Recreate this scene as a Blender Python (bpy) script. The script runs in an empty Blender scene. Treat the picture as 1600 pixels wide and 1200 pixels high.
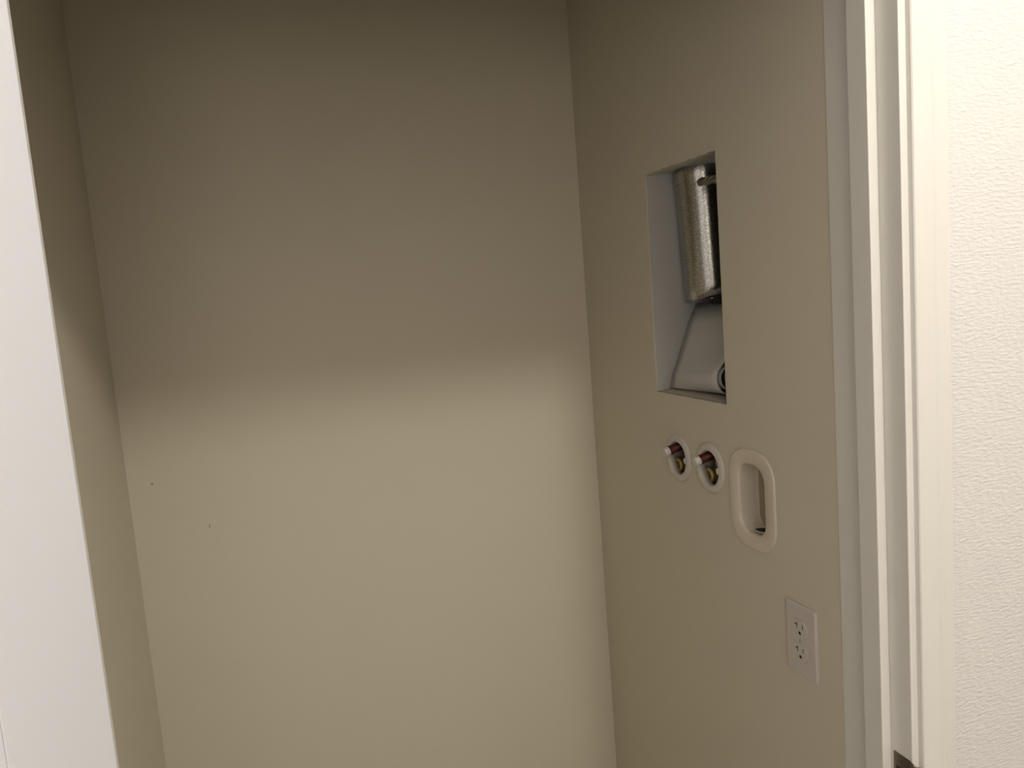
import bpy, bmesh, math, random
from mathutils import Vector, Matrix
from mathutils.geometry import tessellate_polygon
random.seed(4)
sc = bpy.context.scene
C = sc.collection
H = 1.63                      # eye height; the measurements below are relative to it

# ---------------------------------------------------------------- camera
cam = bpy.data.cameras.new('camera')
cam.sensor_fit = 'HORIZONTAL'; cam.sensor_width = 36.0
cam.lens = 1206.8 / 1600 * 36.0
cam.clip_start = 0.02
co = bpy.data.objects.new('camera', cam); C.objects.link(co)
Rr = Vector((0.9463677, -0.3137763, -0.0770239))
Ru = Vector((0.1084650, 0.0839833, 0.9905464))
Rf = Vector((0.3043413, 0.9457755, -0.1135128))
co.matrix_world = Matrix((
    (Rr.x, Ru.x, -Rf.x, 0), (Rr.y, Ru.y, -Rf.y, 0), (Rr.z, Ru.z, -Rf.z, H), (0, 0, 0, 1)))
sc.camera = co
# ---------------------------------------------------------------- world, exposure
w = bpy.data.worlds.new('world'); sc.world = w; w.use_nodes = True
w.node_tree.nodes['Background'].inputs[0].default_value = (1, .9, .8, 1)
w.node_tree.nodes['Background'].inputs[1].default_value = 0.02
vs = sc.view_settings
vs.view_transform = 'Standard'; vs.look = 'None'; vs.gamma = 1; vs.use_curve_mapping = False
vs.exposure = 0.0
# ---------------------------------------------------------------- light: the hall's ceiling lamp
LAMP = (0.775, -0.19, 1.01)
la = bpy.data.lights.new('hall_lamp', 'POINT'); la.shadow_soft_size = 0.08
la.energy = 41.5; la.color = (1.0, 0.955, 0.875)
lo = bpy.data.objects.new('hall_lamp', la); C.objects.link(lo)
lo.location = (LAMP[0], LAMP[1], LAMP[2] + H)
# added soft fill from behind the viewer; no such source is known
FILL = (-0.22, -1.0, 0.0)
lb = bpy.data.lights.new('fill_light', 'POINT'); lb.shadow_soft_size = 0.27
lb.energy = 11.5; lb.color = (1.0, 0.93, 0.82)
l2 = bpy.data.objects.new('fill_light', lb); C.objects.link(l2)
l2.location = (FILL[0], FILL[1], FILL[2] + H)

# ---------------------------------------------------------------- materials
def mat(name, col, rough=.6, metal=0., bump=None, var=None, spec=.5, emit=None, stretch=None):
    m = bpy.data.materials.new(name); m.use_nodes = True
    nt = m.node_tree; b = nt.nodes['Principled BSDF']
    b.inputs['Base Color'].default_value = (*col, 1)
    b.inputs['Roughness'].default_value = rough
    b.inputs['Metallic'].default_value = metal
    b.inputs['Specular IOR Level'].default_value = spec
    tc = nt.nodes.new('ShaderNodeTexCoord')
    src = tc.outputs['Object']
    if stretch:
        mp = nt.nodes.new('ShaderNodeMapping'); mp.inputs['Scale'].default_value = stretch
        nt.links.new(src, mp.inputs[0]); src = mp.outputs[0]
    if bump:
        prev = None
        for (scale, strength, dist, detail) in bump:
            n = nt.nodes.new('ShaderNodeTexNoise'); n.inputs['Scale'].default_value = scale
            n.inputs['Detail'].default_value = detail
            nt.links.new(src, n.inputs['Vector'])
            bu = nt.nodes.new('ShaderNodeBump'); bu.inputs['Strength'].default_value = strength
            bu.inputs['Distance'].default_value = dist
            nt.links.new(n.outputs['Fac'], bu.inputs['Height'])
            if prev: nt.links.new(prev.outputs[0], bu.inputs['Normal'])
            prev = bu
        nt.links.new(prev.outputs[0], b.inputs['Normal'])
    if var:
        scale, c2, lo_, hi_ = var
        n = nt.nodes.new('ShaderNodeTexNoise'); n.inputs['Scale'].default_value = scale
        n.inputs['Detail'].default_value = 5
        nt.links.new(tc.outputs['Object'], n.inputs['Vector'])
        r = nt.nodes.new('ShaderNodeValToRGB')
        r.color_ramp.elements[0].position = lo_; r.color_ramp.elements[0].color = (*col, 1)
        r.color_ramp.elements[1].position = hi_; r.color_ramp.elements[1].color = (*c2, 1)
        nt.links.new(n.outputs['Fac'], r.inputs[0]); nt.links.new(r.outputs[0], b.inputs['Base Color'])
    if emit:
        b.inputs['Emission Color'].default_value = (*emit[0], 1)
        b.inputs['Emission Strength'].default_value = emit[1]
    return m
CL = (.65, .60, .49)
M = dict(
    closet=mat('closet_paint', CL, .55, bump=[(260, .10, .0006, 3)], spec=.3),
    hall=mat('hall_paint', (.755, .735, .72), .5, bump=[(240, .62, .0024, 2.0), (600, .35, .0009, 2)], spec=.5, stretch=(.4, 1, 1.15)),
    trim=mat('trim_paint', (.76, .74, .70), .38, bump=[(30, .03, .001, 2)], spec=.4),
    door=mat('door_paint', (.76, .76, .82), .45, spec=.35),
    ceil=mat('ceiling_paint', (.86, .84, .78), .8),
    floor=mat('floor_carpet', (.37, .33, .26), .9, var=(60, (.29, .25, .20), .3, .7)),
    gyp=mat('gypsum_core', (.60, .55, .47), .9, bump=[(400, .6, .002, 4)]),
    paper=mat('drywall_paper', (.47, .46, .445), .85, bump=[(300, .1, .0005, 2)]),
    cavity=mat('cavity_dark', (.10, .08, .06), .9),
    galv=mat('galvanized_steel', (.37, .37, .34), .22, 1., bump=[(260, .35, .0006, 4)], var=(330, (.56, .55, .53), .45, .6)),
    dark=mat('tarnished_metal', (.19, .165, .14), .4, .6, bump=[(200, .4, .001, 3)]),
    shiny=mat('bright_metal', (.85, .84, .82), .18, 1.),
    sheet=mat('white_vinyl_sheet', (.62, .60, .58), .45, spec=.4),
    ring=mat('escutcheon_plastic', (.62, .58, .53), .4),
    cap=mat('white_cap', (.64, .585, .55), .3),
    red=mat('red_handle', (.075, .004, .003), .4),
    brass=mat('brass', (.48, .36, .14), .42, .7),
    black=mat('flat_black', (.012, .010, .009), .6),  # also dark painted in for drain, bore, latch and screw holes
    drain=mat('drain_box_plastic', (.68, .61, .51), .4),
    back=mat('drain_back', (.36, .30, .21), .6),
    plate=mat('outlet_plastic', (.60, .55, .52), .35),
    gap=mat('socket_gap_shade', (.34, .30, .25), .8),
    slot=mat('slot_dark', (.012, .010, .008), .7),
    nickel=mat('brushed_nickel', (.17, .14, .105), .38, 1.),
    stain=mat('nail_hole_dark', (.40, .34, .25), .9),
    lens=mat('lamp_lens', (.9, .9, .9), .5, emit=((1, .9, .79), 6)),
)

# ---------------------------------------------------------------- mesh helpers
class MB:
    def __init__(s): s.v = []; s.f = []; s.sm = []
    def add(s, vs_, fs_, smooth=False):
        o = len(s.v); s.v += [tuple(p) for p in vs_]
        for f in fs_: s.f.append(tuple(i + o for i in f)); s.sm.append(smooth)
        return s
    def box(s, x0, x1, y0, y1, z0, z1):
        v = [(x, y, z) for x in (x0, x1) for y in (y0, y1) for z in (z0, z1)]
        return s.add(v, [(0, 1, 3, 2), (4, 6, 7, 5), (0, 4, 5, 1), (2, 3, 7, 6), (0, 2, 6, 4), (1, 5, 7, 3)])
    def prism(s, polys, put, a, b, smooth=False):
        """polys: outer outline then holes, 2-D; put(u, v, t) -> 3-D; extruded t=a..b"""
        tri = tessellate_polygon([[Vector((p[0], p[1], 0)) for p in q] for q in polys])
        flat = [p for q in polys for p in q]; n = len(flat)
        v = [put(p[0], p[1], a) for p in flat] + [put(p[0], p[1], b) for p in flat]
        s.add(v, [tuple(t) for t in tri] + [tuple(i + n for i in reversed(t)) for t in tri])
        o = 0
        for q in polys:
            m = len(q)
            vv = [put(p[0], p[1], a) for p in q] + [put(p[0], p[1], b) for p in q]
            s.add(vv, [(i, (i + 1) % m, (i + 1) % m + m, i + m) for i in range(m)], smooth)
        return s
    def loft(s, rings, closed=True, cap0=False, cap1=False, smooth=True):
        m = len(rings[0]); v = [p for r in rings for p in r]; f = []
        for k in range(len(rings) - 1):
            for i in range(m if closed else m - 1):
                j = (i + 1) % m
                f.append((k * m + i, k * m + j, (k + 1) * m + j, (k + 1) * m + i))
        s.add(v, f, smooth)
        if cap0: s.add(rings[0], [tuple(range(m))])
        if cap1: s.add(rings[-1], [tuple(range(m))])
        return s
    def build(s, name, m, parent=None, kind=None, bevel=0, solid=0, seg=2):
        off = Vector(parent['o_']) if parent and 'o_' in parent else Vector((0, 0, 0))
        me = bpy.data.meshes.new(name)
        me.from_pydata([(p[0] - off.x, p[1] - off.y, p[2] + H - off.z) for p in s.v], [], s.f)
        me.polygons.foreach_set('use_smooth', s.sm)
        me.materials.append(m)
        bm = bmesh.new(); bm.from_mesh(me)
        bmesh.ops.remove_doubles(bm, verts=bm.verts, dist=1e-6)
        bmesh.ops.recalc_face_normals(bm, faces=bm.faces); bm.to_mesh(me); bm.free()
        o = bpy.data.objects.new(name, me); C.objects.link(o)
        if parent: o.parent = parent
        if parent and 'o_' not in parent: pass
        if off.length: o['o_'] = (0, 0, 0)
        if parent is not None and 'o_' in parent: o['o_'] = tuple(off)
        if kind: o['kind'] = kind
        if solid:
            q = o.modifiers.new('thickness', 'SOLIDIFY'); q.thickness = solid; q.offset = 0
        if bevel:
            q = o.modifiers.new('bevel', 'BEVEL'); q.width = bevel; q.segments = seg
            q.limit_method = 'ANGLE'; q.angle_limit = math.radians(35)
            q.harden_normals = False
        return o
def thing(name, label, cat, loc, group=None):
    o = bpy.data.objects.new(name, None); C.objects.link(o)
    o.location = (loc[0], loc[1], loc[2] + H); o['o_'] = tuple(o.location)
    o.empty_display_size = .03
    o['label'] = label; o['category'] = cat
    if group: o['group'] = group
    return o
def tag(o, label, cat): o['label'] = label; o['category'] = cat; return o
X_ = lambda u, v, t: (t, u, v)        # outline in Y,Z; extruded along X
Y_ = lambda u, v, t: (u, t, v)        # outline in X,Z; extruded along Y
Z_ = lambda u, v, t: (u, v, t)        # outline in X,Y; extruded along Z
def circ(cy, cz, r, n=48, a0=0):
    return [(cy + r * math.cos(a0 + 2 * math.pi * i / n), cz + r * math.sin(a0 + 2 * math.pi * i / n)) for i in range(n)]
def rrect(cy, cz, w_, h_, r, n=10, top=None):
    out = []
    for k, (sx, sz) in enumerate(((1, 1), (-1, 1), (-1, -1), (1, -1))):
        for i in range(n + 1):
            a = math.pi / 2 * (k + i / n)
            out.append((cy + sx * (w_ / 2 - r) + r * math.cos(a), cz + sz * (h_ / 2 - r) + r * math.sin(a)))
    return out
def ringx(pts, x): return [(x, p[0], p[1]) for p in pts]
def cyl(mb, c, axis, r0, r1, L, n=32, cap=True, bev=0):
    """cylinder or cone from point c along axis"""
    a = Vector(axis).normalized(); u = a.orthogonal().normalized(); v = a.cross(u); c = Vector(c)
    prof = [(0, r0), (L, r1)]
    if bev: prof = [(0, r0 - bev), (bev * .3, r0 - bev * .3), (bev, r0), (L - bev, r1), (L - bev * .3, r1 - bev * .3), (L, r1 - bev)]
    rings = [[tuple(c + a * t + (u * math.cos(2 * math.pi * i / n) + v * math.sin(2 * math.pi * i / n)) * r) for i in range(n)] for t, r in prof]
    mb.loft(rings, True, cap, cap); return mb

# ================================================================ SETTING
FL, CE = -1.63, 1.11
XL, XR, YB = -0.2865, 0.76, 1.728
YF0, YF1 = 0.758, 0.885            # hall face and closet face of the front wall
JL, JR = -0.194, 0.758             # jamb faces
HD = 0.41                          # underside of the head jamb

wb = MB().box(XL - .1, XR + .25, YB, YB + .1, FL, CE).build('wall_back', M['closet'], kind='structure')
wl = MB().box(XL - .1, XL, YF1 - .01, YB, FL, CE).build('wall_left', M['closet'], kind='structure')
# right wall: a sheet of drywall with the cut-outs for the vent box, the two valves and the drain box
OY0, OY1, OZ0, OZ1 = 1.1530, 1.4015, -.2170, .2155
cut = []
def jag(p, q, n, amp):
    for i in range(n):
        t = i / n; e = amp if 0 < i else amp * .3
        cut.append((p[0] + (q[0] - p[0]) * t + random.uniform(-e, e), p[1] + (q[1] - p[1]) * t + random.uniform(-e, e)))
jag((OY0, OZ0), (OY1, OZ0), 34, .0007); jag((OY1, OZ0), (OY1, OZ1), 30, .0006)
jag((OY1, OZ1), (OY0, OZ1), 34, .0011); jag((OY0, OZ1), (OY0, OZ0), 30, .0003)
E1, E2 = (1.3265, -.343), (1.2145, -.342)
DC = (1.0885, -.3725)
holes = [cut, circ(*E1, .037), circ(*E2, .037), rrect(*DC, .078, .128, .032)]
outer = [(YF1 - .002, FL), (YB, FL), (YB, CE), (YF1 - .002, CE)]
wr = MB().prism([outer] + holes, X_, XR, XR + .0127).build('wall_right', M['closet'], kind='structure')
# raw gypsum showing on the cut edge
g = MB()
n = len(cut); cy, cz = (OY0 + OY1) / 2, (OZ0 + OZ1) / 2
inn = [(y + (cy - y) * .004, z + (cz - z) * .003) for y, z in cut]
g.loft([ringx(inn, XR + .0006), ringx(inn, XR + .0135)], smooth=False)
g.build('gypsum_edge', M['gyp'], wr)
# torn paper lifted along the cut
tp = MB()
for (y, z, L, a) in ((1.398, .219, .016, 2.9), (1.350, .2185, .010, 3.0), (1.165, .221, .014, 2.5), (1.20, -.2195, .012, .2), (1.403, .19, .012, 1.6)):
    pts = []
    for i in range(7):
        t = i / 6; pts.append((y + L * (t - .5) * math.cos(a), z + L * (t - .5) * math.sin(a)))
    tp.loft([[(XR - .0003, p[0], p[1] + .0009) for p in pts], [(XR - .0014, p[0], p[1] + .0002) for p in pts], [(XR - .0003, p[0], p[1] - .0010) for p in pts]], closed=False)
tp.build('torn_paper_edge', M['closet'], wr)
cv = MB()
cv.box(.945, .957, YF1 - .05, YB, FL, CE)
cv.box(XR + .0127, .945, YF1 - .05, YF1 - .012, FL, CE)
cv.box(XR + .0127, .945, YB - .04, YB, FL, CE)
cv.box(XR + .0127, .945, .99 - .0, 1.022, -1.6, -.64); 
cv.build('stud_cavity', M['cavity'], wr)

# front wall between hall and closet, with the doorway
HX0, HX1, HY = -1.25, 2.1, -1.35
wf = MB()
front = [(HX0, FL), (HX1, FL), (HX1, CE), (HX0, CE)]
dh = [(JL - .02, FL + .0), (JR + .02, FL + .0), (JR + .02, HD + .02), (JL - .02, HD + .02)]
poly = [(HX0, FL), (JL - .02, FL), (JL - .02, HD + .02), (JR + .02, HD + .02), (JR + .02, FL), (HX1, FL), (HX1, CE), (HX0, CE)]
wf.prism([poly], Y_, YF0, YF1 - .012)
wf.build('wall_front', M['hall'], kind='structure')
wi = MB()   # closet-side drywall of the same wall
poly2 = [(XL - .1, FL), (JL - .02, FL), (JL - .02, HD + .02), (JR + .001, HD + .02), (JR + .001, CE), (XL - .1, CE)]
wi.prism([poly2], Y_, YF1 - .012, YF1).build('wall_front_inner', M['closet'], kind='structure')
MB().box(HX0 - .1, HX1 + .1, HY - .1, YB + .1, FL - .1, FL).build('floor', M['floor'], kind='structure')
MB().box(HX0 - .1, HX1 + .1, HY - .1, YF1 - .006, CE, CE + .1).build('ceiling', M['ceil'], kind='structure')
MB().box(XL - .1, XR + .3, YF1 - .006, YB + .1, CE, CE + .1).build('ceiling_closet', M['ceil'], kind='structure')
MB().box(HX0 - .1, HX0, HY, YF1, FL, CE).build('wall_hall_left', M['hall'], kind='structure')
MB().box(HX1, HX1 + .1, HY, YF1, FL, CE).build('wall_hall_right', M['hall'], kind='structure')
MB().box(HX0 - .1, HX1 + .1, HY - .1, HY, FL, CE).build('wall_hall_back', M['hall'], kind='structure')

# jambs (with the stop as a part) and casings
def jamb(name, side):
    st = .015 if side == 'r' else .015
    s = 1 if side == 'r' else -1; J = JR if side == 'r' else JL
    j = MB().box(min(J, J + s * .019), max(J, J + s * .019), YF0, YF1 - .001, FL, HD + .0).build(name, M['trim'], kind='structure', bevel=.0012)
    MB().box(min(J - s * st, J), max(J - s * st, J), .7935, .8265, FL, HD - .012).build('door_stop', M['trim'], j, bevel=.0012)
    return j
jamb('trim_1', 'r'); jamb('trim_2', 'l')
hj = MB().box(JL - .019, JR + .019, YF0, YF1 - .001, HD, HD + .019).build('trim_3', M['trim'], kind='structure', bevel=.0012)
MB().box(JL + .015, JR - .015, .7935, .8265, HD - .015, HD).build('door_stop', M['trim'], hj, bevel=.0012)
# casing profile: distance outwards from the jamb face, depth in front of the wall
PR = [(.0105, 0), (.0105, .0070), (.0118, .0086), (.0150, .0094), (.0210, .0098), (.0280, .0108), (.0340, .0122),
      (.0372, .0131), (.0384, .0138), (.0400, .0143), (.0415, .0141), (.0430, .0137), (.0585, .0137), (.0602, .0127), (.0605, .0100), (.0605, 0)]
def casing(name, path):
    """path: list of (x,z,outx,outz) mitre stations"""
    rings = [[(x + ox * d, YF0 - h, z + oz * d) for d, h in PR] for (x, z, ox, oz) in path]
    mb = MB()
    m = len(PR)
    for k in range(len(rings) - 1):
        for i in range(m - 1):
            mb.add([rings[k][i], rings[k][i + 1], rings[k + 1][i + 1], rings[k + 1][i]], [(0, 1, 2, 3)])
    o = mb.build(name, M['trim'], kind='structure')
    for p in o.data.polygons: p.use_smooth = True
    try: o.data.set_sharp_from_angle(angle=math.radians(28))
    except Exception: pass
    return o
casing('trim_4', [(JR, FL, 1, 0), (JR, HD, 1, 1)])
casing('trim_5', [(JL, FL, -1, 0), (JL, HD, -1, 1)])
casing('trim_6', [(JL, HD, -1, 1), (JR, HD, 1, 1)])

# nail holes in the back wall
for (x, z, r) in ((-.2410, -.3285, .0016), (-.1412, -.4335, .0011), (-.1412, -.4375, .0011)):
    MB().loft([[(x + q * r * math.cos(a * math.pi / 6), YB - d, z + q * r * math.sin(a * math.pi / 6)) for a in range(12)]
               for q, d in ((1.7, .0001), (1.2, .0006), (.9, .0006), (.5, .0001))], cap1=True).build('nail_hole', M['stain'], wb)

# ================================================================ DOOR (opened out into the hall, left)
th = math.radians(25); s_, c_ = math.sin(th), math.cos(th)
PIN = Vector((-.1972, .750))
dirv = Vector((-s_, -c_)); nrm = Vector((c_, -s_))
def D(l, d, z):   # along the leaf, depth from the pin line towards the visible face, height
    p = PIN + dirv * l + nrm * d
    return (p.x, p.y, z)
DW = .944; DZ0, DZ1 = FL + .012, HD - .003
fd = .043
rails = [(-.0, .0)]
panels = [(.1165, DW - .1165, DZ0 + .20, DZ0 + .86), (.1165, DW - .1165, DZ0 + 1.04, DZ1 - .12)]
dm = MB()
put = lambda u, v, t: D(u, t, v)
ol = [(0.002, DZ0), (DW, DZ0), (DW, DZ1), (.002, DZ1)]
hl = [[(a, c), (b, c), (b, d), (a, d)] for a, b, c, d in panels]
dm.prism([ol] + hl, put, .008, fd)
door = dm.build('door_1', M['door'], kind='structure', bevel=.0018)
for a, b, c, d in panels:
    pm = MB()
    def fr(i, dep): return [D(a + i, dep, c + i), D(b - i, dep, c + i), D(b - i, dep, d - i), D(a + i, dep, d - i)]
    pm.loft([fr(0, fd - .0005), fr(.002, fd + .0012), fr(.006, fd + .0008), fr(.011, fd - .004), (fr(.019, fd - .0075)), fr(.026, fd - .008), fr(.050, fd - .003), ], closed=True, cap1=True, smooth=False)
    bk = [fr(0, .0085), fr(.02, .013)]
    pm.loft(bk, cap1=True, smooth=False)
    pm.build('door_panel', M['door'], door)
for zc in (DZ0 + .25, DZ0 + 1.0, DZ1 - .2):
    hg = MB(); cyl(hg, (PIN.x, PIN.y, zc), (0, 0, 1), .0055, .0055, .09, 16)
    hg.build('hinge', M['nickel'], door)

# ================================================================ VENT BOX in the right wall
vb = thing('vent_box', 'grey-lined rectangular recess cut high into the right wall, holding the steel duct', 'vent box', (XR + .013, 1.277, OZ0))
BX = .93; BY0, BY1 = 1.140, 1.4000; BZ0, BZ1 = -.2150, .2178
x0 = XR + .0129
MB().box(XR + .0035, BX, BY1, BY1 + .0009, BZ0, BZ1).build('side_panel', M['paper'], vb)
MB().box(x0, BX, BY0 - .008, BY0, BZ0 - .008, BZ1 + .008).build('side_panel', M['cavity'], vb)  # near panel coloured dark for the shade inside and the duct's dark reflection
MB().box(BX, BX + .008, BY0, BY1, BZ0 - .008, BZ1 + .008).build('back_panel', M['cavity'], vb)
MB().box(x0, BX, BY0, BY1, BZ0 - .008, BZ0).build('bottom_panel', M['gyp'], vb)
MB().box(x0, BX, BY0, BY1, BZ1, BZ1 + .008).build('top_panel', M['paper'], vb)

# galvanized duct
dt = thing('duct', 'vertical galvanized steel duct pipe coming down inside the wall recess', 'duct', (.858, 1.346, -.04))
N = 72; top = (.8545, 1.344); bot = (.868, 1.344); R0 = .053
rings = []
for k in range(13):
    t = k / 12
    r = []
    for i in range(N):
        a = 2 * math.pi * i / N
        zb = -.0375 + .012 * max(0, math.sin(-a)) + .004 * math.cos(a)
        z = BZ1 - .0005 + (zb - BZ1 + .0005) * t
        rr = R0 * (1 + .004 * math.sin(3 * a + 5 * t))
        r.append((top[0] + (bot[0] - top[0]) * t + rr * math.cos(a), top[1] + (bot[1] - top[1]) * t + rr * math.sin(a), z))
    rings.append(r)
MB().loft(rings).build('pipe', M['galv'], dt, solid=.0012)
# crimped collar at the top and lock seam
cr = []
for t, e in ((0, .0016), (.55, .0016), (1, .0)):
    cr.append([(top[0] + (R0 + e) * math.cos(2 * math.pi * i / N), top[1] + (R0 + e) * math.sin(2 * math.pi * i / N), BZ1 - .0008 - .030 * t) for i in range(N)])
MB().loft(cr).build('collar', M['galv'], dt)
sm = MB(); aa = math.radians(-62)
sm.loft([[(top[0] + (bot[0] - top[0]) * t + (R0 + e) * math.cos(aa + q), top[1] + (R0 + e) * math.sin(aa + q), .185 - .208 * t) for q, e in ((-.07, 0), (-.05, .0018), (.05, .0018), (.07, 0))] for t in (0, .25, .5, .75, 1)], closed=False)
sm.build('seam', M['galv'], dt)
# dark lip at the lower end with a bright metal tab
lp = MB()
lp.loft([[(bot[0] + (R0 - .002 - e) * math.cos(a), bot[1] + (R0 - .002 - e) * math.sin(a), z) for a in [math.radians(-125 + 9 * i) for i in range(14)]] for e, z in ((0, -.022), (.001, -.040), (.010, -.046), (.030, -.046))], closed=False)
lp.build('damper_flap', M['black'], dt)
tb = MB(); tb.loft([[(.8005 + .003 * math.cos(a), 1.2435 + .0065 * math.sin(a) , -.0335 + .0012 * math.cos(a * 2)) for a in [i * math.pi / 8 for i in range(16)]], [(.7985 + .0015 * math.cos(a), 1.2425 + .003 * math.sin(a), -.0318) for a in [i * math.pi / 8 for i in range(16)]]], cap0=True, cap1=True)
tb.build('metal_tab', M['shiny'], dt)['label'] = 'small bright metal tab'

# twisted hanger strap in front of the duct
st = MB(); rg = []
for k in range(26):
    t = k / 25; y = 1.249 - .106 * t; x = .7855 + .0025 * math.sin(t * 5); z = .1765 + .0025 * math.sin(3 * t) - .009 * t
    w2 = .0070 * (1 if k > 1 else .7 + .2 * k); h2 = .0030 + .001 * math.sin(7 * t)
    tw = .3 * math.sin(2.2 * math.pi * t)
    r = []
    for q in range(12):
        a = 2 * math.pi * q / 12; bump = 1 + .22 * math.sin(3 * a + 26 * t)
        u, v = h2 * math.cos(a) * bump, w2 * math.sin(a) * bump
        r.append((x + u * math.cos(tw) - v * math.sin(tw), y, z + u * math.sin(tw) + v * math.cos(tw)))
    rg.append(r)
st.loft(rg, cap0=True, cap1=True)
so = st.build('hanger_strap', M['dark'])
tag(so, 'dark twisted metal strap end crossing the top of the duct in the recess', 'strap')
st2 = MB()
for (dy, dz, L, an) in ((.0, .0, .016, .5), (-.012, .001, .022, .2), (-.030, -.002, .02, -.2)):
    cyl(st2, (.7825, 1.228 + dy, .1745 + dz), (0, -math.cos(an), math.sin(an)), .0009, .0005, L, 8)
st2.build('bare_edge', M['shiny'], so)['label'] = 'bright scraped edge'

# rolled white sheet standing in the recess
def prof_near():
    cx, cz_, r = .8115, -.1810, .0325
    p = [(.868, -.046), (.850, -.078), (.832, -.108), (.812, -.137)]
    p = [(.868, -.047), (.852, -.072), (.834, -.099), (.8125 - .006, -.140)]
    out = [p[0], p[1], p[2], p[3]]
    for i in range(40):
        a = math.radians(150 + i * 17); rr = r * (1 - .0125 * i)
        out.append((cx + rr * math.cos(a), cz_ + rr * math.sin(a)))
    return out
def prof_far():
    out = [(.8600, -.046), (.8380, -.0870), (.8160, -.1416), (.8065, -.1650)]
    for i in range(40):
        if i <= 7:
            t = i / 7; out.append((.7990 - .0100 * t ** .8, -.183 - .0295 * t))
        else:
            a = math.radians(270 + (i - 7) * 17); rr = .022 * (1 - .018 * (i - 7))
            cx = .8115
            out.append((cx + rr * math.cos(a), -.2125 + .022 + rr * math.sin(a)))
    return out
a, b = prof_near(), prof_far()
rs = []
for k in range(9):
    t = k / 8; y = 1.2105 + (1.3975 - 1.2105) * t; e = t ** .9
    rs.append([(p[0] * (1 - e) + q[0] * e, y, max(p[1] * (1 - e) + q[1] * e, -.2138)) for p, q in zip(a, b)])
sh = MB().loft(rs, closed=False).build('rolled_sheet', M['sheet'], solid=.0011)
tag(sh, 'loosely rolled white sheet leaning at the bottom of the wall recess under the duct', 'sheet')

# ================================================================ VALVE OUTLETS
def valve(c, label):
    cy, cz = c
    v = thing('valve_outlet', label, 'water valve', (XR, cy, cz - .047), 'washer valves below the wall recess')
    R, hr = .047, .0325
    rg = [[(x, cy + r * math.cos(2 * math.pi * i / 64), cz + r * math.sin(2 * math.pi * i / 64)) for i in range(64)]
          for x, r in ((XR - .0002, R), (XR - .0020, R), (XR - .0038, R - .003), (XR - .0048, R - .008), (XR - .0050, hr + .002), (XR - .0042, hr + .0004), (XR + .010, hr), (XR + .010, hr + .0018), (XR - .0002, hr + .0025))]
    MB().loft(rg).build('escutcheon_ring', M['ring'], v)
    # screw ear reaching into the hole, near side
    ey, ez = cy - .0325, cz + .000
    em = MB().prism([circ(ey + .0015, ez, .0062, 24)], X_, XR - .0046, XR - .0008)
    em.build('screw_ear', M['ring'], v, bevel=.0006)
    sw = MB(); cyl(sw, (XR - .0046, ey, ez), (-1, 0, 0), .0029, .0025, .0012, 20)
    so_ = sw.build('screw', M['shiny'], v)
    MB().box(XR - .0060, XR - .0057, ey - .0022, ey + .0022, ez - .0004, ez + .0004).build('screw_slot', M['slot'], so_)
    # plastic housing behind the drywall, open at the back
    hs = [[(x, cy + r * math.cos(2 * math.pi * i / 48), cz + r * math.sin(2 * math.pi * i / 48)) for i in range(48)] for x, r in ((XR + .0135, .046), (XR + .06, .046), (XR + .06, .048), (XR + .0135, .048))]
    MB().loft(hs).build('housing', M['ring'], v)
    bp = MB().prism([circ(cy, cz, .046, 40)], X_, XR + .046, XR + .048); bp.build('housing_back', M['ring'], v)
    # red handle with pale end cap
    hy, hz = cy + .0205, cz + .0145
    ax = Vector((1, 0, .26)).normalized()
    q = Vector((XR - .0205, hy, hz - .0052))
    cp = MB(); cyl(cp, q, ax, .0093, .0095, .0115, 32, bev=.0018)
    hd = MB(); cyl(hd, q + ax * .0112, ax, .0092, .0092, .058, 32)
    ho = hd.build('handle', M['red'], v); cp.build('end_cap', M['cap'], ho)['label'] = 'pale end cap of the red handle'
    # white collar below the handle
    wc = MB(); cyl(wc, (XR + .030, cy + .014, cz - .003), (1, 0, 0), .016, .016, .025, 28); wc.build('valve_collar', M['cap'], v)
    # brass hose thread pointing out of the wall
    by, bz = cy + .0235, cz - .0195
    rr = []
    for x, r in ((.010, .0078), (.0095, .0085), (.0095, .0144), (.012, .0154), (.014, .0132), (.016, .0142), (.018, .0132), (.020, .0142), (.022, .0132), (.024, .0142), (.026, .0132), (.052, .0132)):
        rr.append([(XR + x, by + r * math.cos(2 * math.pi * i / 40), bz + r * math.sin(2 * math.pi * i / 40)) for i in range(40)])
    bo = [[(XR + x, by + r * math.cos(2 * math.pi * i / 40), bz + r * math.sin(2 * math.pi * i / 40)) for i in range(40)] for x, r in ((.010, .0078), (.016, .0076), (.022, .0074))]
    tbm = MB().loft(rr, cap1=True).loft(bo, cap1=True)
    t = tbm.build('brass_thread', M['brass'], v)
    ib = MB(); cyl(ib, (XR + .0205, by, bz), (1, 0, 0), .0045, .0045, .004, 24); ib.build('valve_bore', M['black'], t)
    bb = MB(); cyl(bb, (XR + .026, cy - .0035, cz - .006), (1, 0, 0), .0195, .018, .018, 32, bev=.003); bb.build('valve_body', M['black'], v)
    return v
valve(E1, 'round white water valve plate with red handle, left one, farther from the drain box')
valve(E2, 'round white water valve plate with red handle, right one, beside the drain box')

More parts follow.
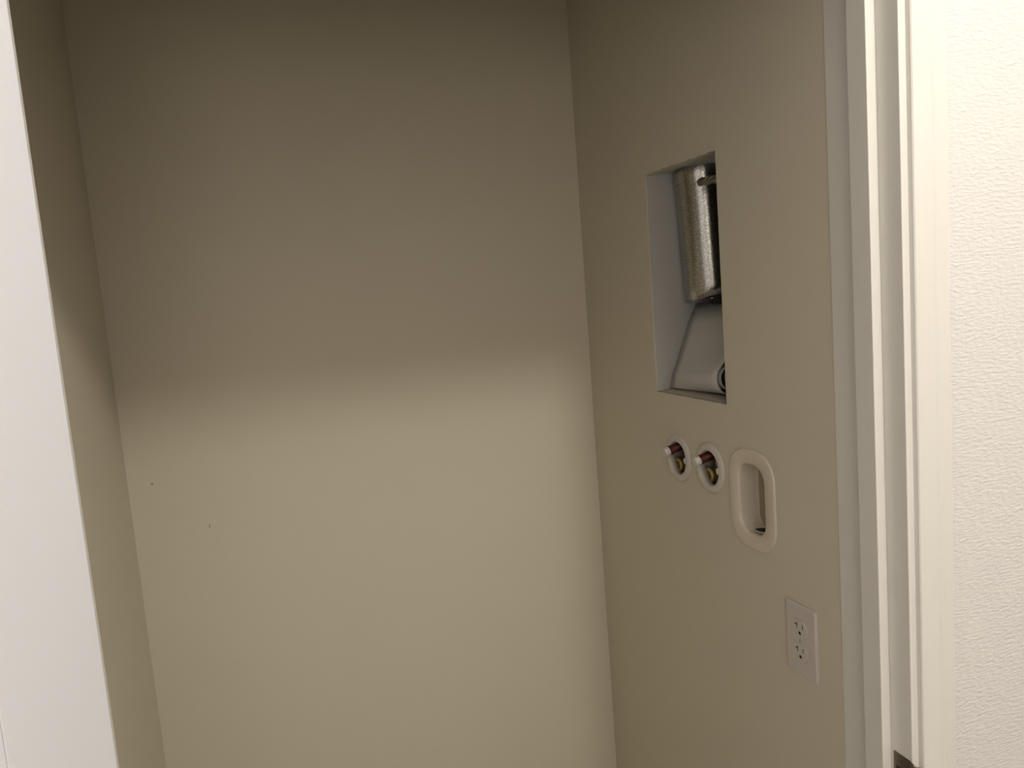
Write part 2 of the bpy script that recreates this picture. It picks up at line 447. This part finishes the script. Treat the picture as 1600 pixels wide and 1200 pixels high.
# ================================================================ DRAIN BOX
db = thing('drain_box', 'cream rounded-rectangle plastic drain box recessed in the wall, right of the round valve plates', 'drain box', (XR, DC[0], DC[1] - .0865))
fl = []
W, Hh = .1245, .173
def rr_at(x, w_, h_, r, dy=0, dz=0): return ringx(rrect(DC[0] + dy, DC[1] + dz, w_, h_, r, 12), x)
fl = [rr_at(XR - .0002, W, Hh, .047), rr_at(XR - .0022, W, Hh, .047), rr_at(XR - .0034, W - .003, Hh - .003, .0455), rr_at(XR - .0036, W - .008, Hh - .008, .043),
      rr_at(XR - .0036, .0755, .1255, .029), rr_at(XR - .0022, .0722, .1222, .028), rr_at(XR + .002, .0712, .1210, .0275)]
MB().loft(fl).build('flange', M['drain'], db)
tub = [rr_at(XR + .002, .0712, .1210, .0275), rr_at(XR + .018, .0700, .1195, .026), rr_at(XR + .030, .0695, .119, .024), rr_at(XR + .0360, .067, .117, .022), rr_at(XR + .0375, .062, .112, .019)]
MB().loft(tub).build('recess', M['drain'], db)
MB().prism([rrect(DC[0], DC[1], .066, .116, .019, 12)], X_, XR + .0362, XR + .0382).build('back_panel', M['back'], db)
dr = MB()
dy, dz = DC[0] + .003, DC[1] - .0588
rgz = lambda r, z, ex=1: [(XR + .021 + r * .8 * math.cos(2 * math.pi * i / 32), dy + r * math.sin(2 * math.pi * i / 32), z) for i in range(32)]
dr.loft([rgz(.0175, dz + .0003), rgz(.0172, dz + .0022), rgz(.0150, dz + .0022), rgz(.0145, dz + .0005)]).build('drain_rim', M['drain'], db)
dh_ = MB().loft([rgz(.0146, dz + .0010), rgz(.010, dz + .0009)], cap1=True).build('drain_hole', M['black'], db)
tbm = MB(); rg = []
for k in range(9):
    t = k / 8
    rg.append([(XR + .013 + .010 * t, DC[0] - .020 + .013 * t + q, dz + .002 + .0105 * math.sin(t * 2.4) + q * .2) for q in (-.0045, 0, .0045)])
tbm.loft(rg, closed=False).build('knockout_tab', M['drain'], db, solid=.0012)

# ================================================================ OUTLET
oc = (.9715, -.5725)
ot = thing('wall_outlet', 'white duplex electrical outlet low on the right wall near the door jamb', 'outlet', (XR, oc[0], oc[1] - .058))
pl = MB()
pr = lambda w_, h_, r: rrect(oc[0], oc[1], w_, h_, r, 5)
pl.loft([ringx(pr(.0700, .1165, .002), XR - .0001), ringx(pr(.0700, .1165, .002), XR - .0030), ringx(pr(.0680, .1145, .0022), XR - .0048), ringx(pr(.064, .110, .002), XR - .0053)], cap1=True)
pl.build('cover_plate', M['plate'], ot)
for k, zc in enumerate((oc[1] + .0196, oc[1] - .0196)):
    face = []
    for i in range(48):
        a = 2 * math.pi * i / 48
        face.append((oc[0] + .0172 * math.cos(a), zc + max(-.0142, min(.0142, .0172 * math.sin(a)))))
    grow = lambda e: [(oc[0] + (p[0] - oc[0]) * e, zc + (p[1] - zc) * e) for p in face]
    gm = MB().prism([grow(1.035), face], X_, XR - .00535, XR - .0050).build('socket_gap', M['gap'], ot)
    fo = MB().loft([ringx(face, XR - .0050), ringx(face, XR - .0060), ringx(grow(.97), XR - .0064)], cap1=True).build('socket', M['plate'], ot)
    xs0, xs1 = XR - .00655, XR - .0062
    MB().box(xs0, xs1, oc[0] + .0056, oc[0] + .0072, zc + .0002, zc + .0096).build('neutral_slot', M['slot'], fo)
    MB().box(xs0, xs1, oc[0] + .0072, oc[0] + .0116, zc + .0048, zc + .0066).build('neutral_slot', M['slot'], fo)
    MB().box(xs0, xs1, oc[0] - .0071, oc[0] - .0057, zc + .0010, zc + .0088).build('hot_slot', M['slot'], fo)
    gr = [(oc[0] + .0029 * math.cos(a), zc - .0068 + .0031 * math.sin(a)) for a in [math.pi * i / 12 for i in range(13)]] + [(oc[0] - .0025, zc - .0092), (oc[0] + .0025, zc - .0092)]
    MB().prism([gr], X_, xs0, xs1).build('ground_hole', M['slot'], fo)
sw = MB(); cyl(sw, (XR - .0052, oc[0], oc[1]), (-1, 0, 0), .0032, .0026, .0012, 24)
s2 = sw.build('screw', M['plate'], ot)
MB().box(XR - .0066, XR - .0062, oc[0] - .0004, oc[0] + .0004, oc[1] - .0024, oc[1] + .0024).build('screw_slot', M['slot'], s2)

# ================================================================ STRIKE PLATE
sp = thing('strike_plate', 'dark metal door strike plate set in the right jamb at the bottom edge', 'strike plate', (JR, .772, -.709))
z0, z1 = -.7095, -.6525
q0 = [(.7600, z0), (.7890, z0), (.7890, z1), (.7600, z1)]
lt = [(.768, -.6950), (.7848, -.6950), (.7848, -.6712), (.768, -.6712)]
sh1, sh2 = circ(.7755, -.6618, .0013, 16), circ(.7755, -.7005, .0013, 16)
MB().prism([rrect(.7745, (z0 + z1) / 2, .029, .057, .0012, 4), lt, sh1, sh2], X_, JR - .0011, JR - .0001).build('plate', M['nickel'], sp)
lipm = MB()
rg = []
for (y, x) in ((.7602, JR - .0006), (.7570, JR - .0006), (.7545, JR + .0002), (.7522, JR + .0024), (.7508, JR + .0052)):
    rg.append([(x, y, zz) for zz in [z1 - .0045 * (1 if y < .7565 else .3) - (z1 - z0 - .009) * i / 10 for i in range(11)]])
lipm.loft(rg, closed=False).build('lip', M['nickel'], sp, solid=.0014)
MB().box(JR - .0004, JR + .0001 , .768, .7848, -.6950, -.6712).build('latch_pocket', M['black'], sp)
for h_ in (sh1, sh2):
    cyy = sum(p[0] for p in h_) / 16; czz = sum(p[1] for p in h_) / 16
    m_ = MB(); cyl(m_, (JR - .0012, cyy, czz), (1, 0, 0), .0034, .0014, .0007, 20, cap=False); m_.build('screw_hole', M['nickel'], sp)
    m_ = MB().prism([circ(cyy, czz, .0014, 16)], X_, JR - .0005, JR - .0002).build('screw_recess', M['black'], sp)

# ================================================================ CEILING LAMP in the hall (behind the viewer)
cl = thing('ceiling_lamp', 'small round flush ceiling lamp in the hall behind the viewer', 'lamp', (LAMP[0], LAMP[1], CE))
rz = lambda r, z: [(LAMP[0] + r * math.cos(2 * math.pi * i / 40), LAMP[1] + r * math.sin(2 * math.pi * i / 40), z) for i in range(40)]
MB().loft([rz(.07, CE - .0005), rz(.07, CE - .004), rz(.05, CE - .008), rz(.02, CE - .009)], cap1=True).build('lamp_rim', M['trim'], cl)


sl = thing('fill_stand', 'added stand below the unseen fill light behind the viewer', 'lamp', (FILL[0], FILL[1], FL))  # made-up stand under the fill light, out of view
r2 = lambda r, z: [(FILL[0] + r * math.cos(2 * math.pi * i / 40), FILL[1] + r * math.sin(2 * math.pi * i / 40), z) for i in range(40)]
MB().loft([r2(.15, FL + .0005), r2(.15, FL + .015), r2(.13, FL + .025), r2(.012, FL + .03)], cap0=True, cap1=True).build('stand_base', M['dark'], sl)
MB().loft([r2(.011, FL + .03), r2(.011, FILL[2] - .30)], cap1=True).build('pole', M['dark'], sl)

for o in bpy.data.objects:
    if 'o_' in o: del o['o_']
